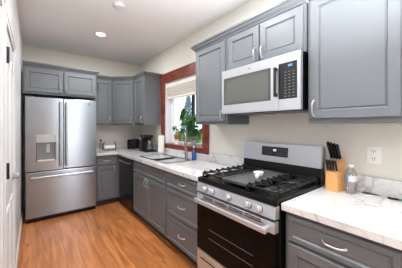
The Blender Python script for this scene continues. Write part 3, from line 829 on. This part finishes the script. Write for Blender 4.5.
for k in range(1, 15): pts.append((-.075-.022*math.sin(k*.5), -.235-.011*k, CZ1+.004))
tag(cbl.tube(pts, .0038, 8).build('cable', 'ivory', None, 60), 'white cable curving across the counter right of the bottle', 'cable')
pn = thing('pen', 'dark green pen lying against the backsplash beside the bottle', 'pen', (-.035, -.28, CZ1), 'pens on the counter')
MB().tube([(-.030, -.245, CZ1+.0055), (-.036, -.325, CZ1+.0055)], .0045, 10).build('barrel', 'green_dk', pn, 50)
MB().tube([(-.036, -.325, CZ1+.0055), (-.0372, -.340, CZ1+.0055)], [.0045, .0012], 10).build('tip', 'greypl', pn, 50)
pn = thing('marker', 'black marker pen with a teal end lying on the right counter', 'pen', (-.04, -.41, CZ1), 'pens on the counter')
MB().tube([(-.050, -.378, CZ1+.0065), (-.046, -.430, CZ1+.0065)], .006, 10).build('barrel', 'black', pn, 50)
MB().tube([(-.046, -.430, CZ1+.0065), (-.043, -.465, CZ1+.0065)], [.0055, .005], 10).build('cap', 'teal', pn, 50)
ol = thing('outlet', 'white electrical outlet on the wall right of the knife block', 'outlet', (-.004, -.297, 1.177))
pl = MB().box((-.006, -.336, 1.118), (-.0005, -.258, 1.236), .003).build('cover_plate', 'ivory', ol)
for z in (1.152, 1.202):
    s_ = MB().box((-.0085, -.314, z-.018), (-.0055, -.280, z+.018), .002).build('socket', 'ivory', ol)
    m = MB(); m.box((-.0092, -.305, z-.004), (-.0084, -.302, z+.008)); m.box((-.0092, -.292, z-.004), (-.0084, -.289, z+.008)); m.lathe([(.003, 0), (.003, .0008)], (-.0084, -.297, z-.011), NX, 8)
    m.build('slots', 'slot', s_)

# ------------------------------------------------------------------ back counter
tw = thing('paper_towel', 'upright white paper towel roll left of the window sill', 'paper towel', (-.10, 2.56, CZ1))
q = (-.10, 2.56, CZ1+.0005)
MB().lathe([(.065, 0), (.065, .010), (.012, .014), (.008, .02)], q, (0, 0, 1), 24).build('stand', 'chrome', tw, 40)
MB().lathe([(.020, .016), (.052, .016), (.052, .295), (.020, .295)], q, (0, 0, 1), 26).build('roll', 'paper', tw, 40)
MB().lathe([(.006, .29), (.006, .315), (.010, .32), (.008, .33)], q, (0, 0, 1), 12).build('finial', 'chrome', tw, 40)

cm = thing('coffee_maker', 'black drip coffee maker with a clear carafe on the counter', 'coffee maker', (-.17, 2.93, CZ1), local=True, rz=math.radians(0))
# local x right in view (towards -y in world): built in world offsets: long side along y
m = MB(); m.box((-.11, -.15, .0005), (.10, .16, .030), .008); m.build('base', 'darkpl', cm)
m = MB(); m.box((-.10, .065, .031), (.095, .158, .30), .012); m.box((-.095, -.02, .235), (.09, .07, .30), .012); m.build('tower', 'darkpl', cm)
MB().lathe([(.055, .032), (.062, .06), (.062, .15), (.048, .19), (.044, .20), (.042, .199), (.045, .188), (.058, .15), (.058, .06), (.052, .036)], (0, -.05, 0), (0, 0, 1), 24).build('carafe', 'carafe', cm, 40)
MB().lathe([(.046, .2005), (.046, .218), (.02, .226)], (0, -.05, 0), (0, 0, 1), 24).build('carafe_lid', 'darkpl', cm, 40)
MB().tube([(-.058, -.07, .185), (-.095, -.088, .18), (-.10, -.09, .13), (-.095, -.088, .085), (-.060, -.072, .075)], .008, 10).build('carafe_handle', 'darkpl', cm, 50)
MB().box((-.1015, .085, .20), (-.0995, .14, .26), .001).build('control_face', 'steel_h', cm)

ts = thing('toaster', 'black two-slot toaster in the corner of the counter', 'toaster', (-.22, 3.50, CZ1), local=True, rz=math.radians(45))
m = MB(); m.box((-.13, -.085, .012), (.13, .085, .195), .022, 3); m.build('housing', 'black', ts, 50)
m = MB()
for y in (-.04, .02): m.box((-.10, y, .190), (.10, y+.022, .1965))
m.build('slots', 'slot', ts)
MB().box((-.145, -.02, .12), (-.1305, .02, .14), .004).build('lever', 'darkpl', ts)
for x in (-.1, .1):
    for y in (-.06, .06): MB().lathe([(.012, 0), (.012, .013)], (x, y, .0005), (0, 0, 1), 10).build('foot', 'darkpl', ts)

hr = thing('towel_holder', 'low paper towel holder with a thin roll by the refrigerator', 'paper towel holder', (-.66, 3.60, CZ1), local=True, rz=0)
MB().box((-.115, -.045, .0005), (.115, .045, .010), .003).build('base', 'greypl', hr)
for s_ in (-1, 1):
    m = MB(); m.tube([(s_*.108, 0, .008), (s_*.118, 0, .05), (s_*.116, 0, .10), (s_*.098, 0, .145), (s_*.088, 0, .155)], [.010, .011, .012, .012, .010], 10); m.build('bracket', 'greypl', hr, 50)
MB().lathe([(.012, 0), (.036, 0), (.036, .19), (.012, .19)], (-.095, 0, .05), (1, 0, 0), 22).build('roll', 'paper', hr, 40)
MB().tube([(-.112, 0, .05), (.112, 0, .05)], .007, 8).build('rod', 'greypl', hr, 50)

gb_ = thing('dispenser_bottle', 'clear bottle with a black stopper beside the refrigerator', 'bottle', (-.81, 3.62, CZ1), local=True)
MB().lathe([(.026, .0005), (.030, .006), (.030, .12), (.014, .15), (.013, .175)], (0, 0, 0), (0, 0, 1), 18).build('body', 'clear', gb_, 40)
MB().lathe([(.016, .175), (.017, .20), (.012, .207)], (0, 0, 0), (0, 0, 1), 16).build('stopper', 'black', gb_, 40)

# ------------------------------------------------------------------ plants on the sill
ZS = WZ0+.0035
def leaf(m, base, d, L, W, droop, roll):
    """heart-shaped folded leaf from its petiole end"""
    d = Vector(d).normalized(); side = d.cross(Vector((0, 0, 1)))
    if side.length < .1: side = Vector((1, 0, 0))
    side.normalize(); up = side.cross(d).normalized()
    side = Matrix.Rotation(roll, 3, d) @ side; up = Matrix.Rotation(roll, 3, d) @ up
    prof = [(0, .0), (.06, .30), (.2, .48), (.42, .5), (.65, .38), (.85, .18), (1, 0)]
    mid_, l_, r_ = [], [], []
    for t, hw in prof:
        c_ = Vector(base) + d*(L*t) - Vector((0, 0, 1))*(droop*L*t*t)
        mid_.append(m.bm.verts.new(c_))
        if 0 < t < 1:
            l_.append(m.bm.verts.new(c_ + side*W*hw + up*W*hw*.35)); r_.append(m.bm.verts.new(c_ - side*W*hw + up*W*hw*.35))
    for S in (l_, r_):
        m.bm.faces.new((mid_[0], S[0], mid_[1]))
        for k in range(len(S)-1): m.bm.faces.new((mid_[k+1], S[k], S[k+1], mid_[k+2]))
        m.bm.faces.new((mid_[-2], S[-1], mid_[-1]))
pp = thing('potted_plant', 'large leafy green plant in a clear vase on the window sill', 'plant', (.035, 1.82, ZS), local=True)
MB().lathe([(.036, .0005), (.040, .006), (.044, .14), (.041, .14), (.037, .02), (.002, .016)], (0, 0, 0), (0, 0, 1), 22).build('vase', 'clear', pp, 40)
MB().lathe([(.034, .018), (.036, .08), (.002, .085)], (0, 0, 0), (0, 0, 1), 18).build('pebbles', 'concrete', pp, 40)
rnd = random.Random(11)
fm_ = MB(); st = MB()
for k in range(64):
    u = rnd.random()
    tx = rnd.uniform(-.07, .05); ty = rnd.gauss(0.02, .10); tz = .17 + rnd.random()**1.1*.30
    ty = max(-.18, min(.24, ty*(1.0 if tz < .38 else .6)))
    tip = Vector((tx, ty, tz))
    if k % 2 == 0:
        st.tube([(rnd.uniform(-.015, .015), rnd.uniform(-.015, .015), .07), (tx*.3, ty*.3, .07+(tz-.07)*.6), tip], [.004, .003, .002], 6)
    a = rnd.uniform(0, 2*PI)
    dd = Vector((-.12+.4*math.cos(a), .8*math.sin(a)+ty*2, rnd.uniform(-.5, .35)))
    L = rnd.uniform(.075, .13)
    e = tip + dd.normalized()*L
    if e.x > .08: dd.x = -abs(dd.x)-.1
    if e.x < -.12: dd.x = .1
    leaf(fm_, tip, dd, L, L*.62, rnd.uniform(.2, .6), rnd.uniform(-.6, .6))
for (ty, tz) in ((.17, .56), (.14, .52), (.20, .50)):
    tip = Vector((-.02, ty, tz)); st.tube([(0, 0, .07), (0, ty*.6, tz*.65), tip], [.004, .003, .002], 6)
    leaf(fm_, tip, (-.3, .5, -.6), .13, .08, .4, .3)
fm_.build('foliage', 'leaf', pp); st.build('stems', 'stem', pp, 50)

p2 = thing('potted_plant', 'small yellow-tipped plant in a terracotta pot on a white stand', 'plant', (.04, 2.29, ZS), local=True)
MB().lathe([(.034, .0005), (.032, .008), (.022, .02), (.022, .058), (.040, .068), (.040, .072)], (0, 0, 0), (0, 0, 1), 22).build('stand', 'white_gloss', p2, 40)
MB().lathe([(.030, .0725), (.042, .13), (.048, .132), (.048, .150), (.042, .150), (.040, .138), (.002, .138)], (0, 0, 0), (0, 0, 1), 24).build('pot', 'terracotta', p2, 40)
fm_ = MB(); fy2 = MB(); st = MB()
for k in range(14):
    a = rnd.uniform(0, 2*PI); tip = Vector((.02*math.cos(a)-.01, .03*math.sin(a)+.02, .20+rnd.random()*.07))
    st.tube([(0, 0, .137), tip*.7+Vector((0, 0, .05)), tip], .002, 6)
    leaf(fy2 if k % 2 else fm_, tip, (math.cos(a)*.6-.2, math.sin(a), .9), .075, .035, .3, rnd.uniform(-.5, .5))
fy2.build('yellow_leaves', 'yellow', p2); fm_.build('green_leaves', 'leaf', p2); st.build('stems', 'stem', p2, 50)

# ------------------------------------------------------------------ ceiling fixtures
def can(x, y, label, first=None):
    if first is None:
        r = thing('recessed_light', label, 'ceiling light', (x, y, ZC), 'recessed ceiling lights', local=True)
        MB().lathe([(.062, -.001), (.085, -.001), (.088, -.006), (.080, -.009), (.064, -.006)], (0, 0, 0), (0, 0, 1), 32, closed=True).build('trim_ring', 'white', r, 40)
        MB().lathe([(.063, -.0015), (.063, -.004)], (0, 0, 0), (0, 0, 1), 32).build('lens', 'lens', r, 40)
        l = bpy.data.lights.new('downlight', 'AREA'); l.shape = 'DISK'; l.size = .12; l.energy = CAN; l.color = (1.0, .985, .965); l.spread = PI
        o = bpy.data.objects.new('downlight', l); COL.objects.link(o); o.parent = r; o.location = (0, 0, -.012)
        return r
    return copy_tree(first, (x, y, ZC), label)
L0 = can(-1.04, 2.61, 'lit round recessed light in the ceiling in front of the refrigerator')
can(-1.04, .75, 'added recessed ceiling light in front of the stove, out of view', L0)  # unseen lamp added to light the stove side
can(-1.04, -1.1, 'added recessed ceiling light behind the photographer, out of view', L0)  # unseen lamp added behind the camera for more light
can(-3.0, -2.4, 'added recessed ceiling light over the invented living area', L0)  # unseen lamp added to brighten the space behind the camera
sm = thing('smoke_detector', 'round white smoke detector on the ceiling near the top edge', 'smoke detector', (-1.07, 1.68, ZC), local=True)
MB().lathe([(.060, -.0005), (.060, -.018), (.048, -.034), (.030, -.038), (.002, -.038)], (0, 0, 0), (0, 0, 1), 30).build('cover', 'white', sm, 40)
MB().lathe([(.008, -.0375), (.007, -.0405)], (.022, 0, 0), (0, 0, 1), 12).build('test_button', 'ivory', sm, 40)

# ------------------------------------------------------------------ outside the window
lw = MB().box((.25, -6, -.35), (40, 45, -.30)).build('lawn', 'grass'); lw['kind'] = 'stuff'; lw['label'] = 'green lawn outside the kitchen window'; lw['category'] = 'grass'
dv_ = struct(MB().box((3.0, -6, -.299), (6.5, 45, -.28)).build('driveway_ground', 'concrete'))
def bush(label, loc, rx, ry, h, seed):
    r = random.Random(seed)
    t = thing('bush', label, 'bush', loc, 'bushes outside the window', local=True)
    m = MB()
    for k in range(420):
        a = r.uniform(0, 2*PI); ph = r.uniform(0, 1); rr = (.7+.35*r.random())
        p = Vector((math.cos(a)*rx*rr*math.sin(PI*(.12+.8*ph)), math.sin(a)*ry*rr*math.sin(PI*(.12+.8*ph)), .1+h*ph))
        leaf(m, p, (math.cos(a), math.sin(a), r.uniform(-.2, .8)), r.uniform(.16, .3), .16, .4, r.uniform(-1, 1))
    m.build('foliage', 'hedge', t)
    m = MB()
    for k in range(5): m.tube([(0, 0, 0), (r.uniform(-.4, .4)*rx, r.uniform(-.4, .4)*ry, h*.8)], [.04, .015], 6)
    m.build('stems', 'stem', t)
bush('rounded green shrub outside behind the leafy plant', (6.6, 11.6, -.279), .8, .8, 1.3, 3)
bush('green shrub outside under the right side of the window', (8.6, 13.9, -.25), .8, .8, 1.2, 4)
tr_ = thing('conifer_tree', 'pale blue-green conifer outside the window', 'tree', (9.5, 15.6, -.30), local=True)
m = MB(); r = random.Random(5)
for k in range(700):
    ph = r.random()**.8; a = r.uniform(0, 2*PI); rad = 1.3*(1-ph)*r.uniform(.4, 1)
    leaf(m, (math.cos(a)*rad*.5, math.sin(a)*rad*.5, .5+4.0*ph), (math.cos(a), math.sin(a), -.1), .25+rad*.4, .13, .35, r.uniform(-.5, .5))
m.build('needles', 'conifer', tr_)
MB().tube([(0, 0, 0), (0, 0, 4.6)], [.12, .02], 8).build('trunk', 'soil', tr_)
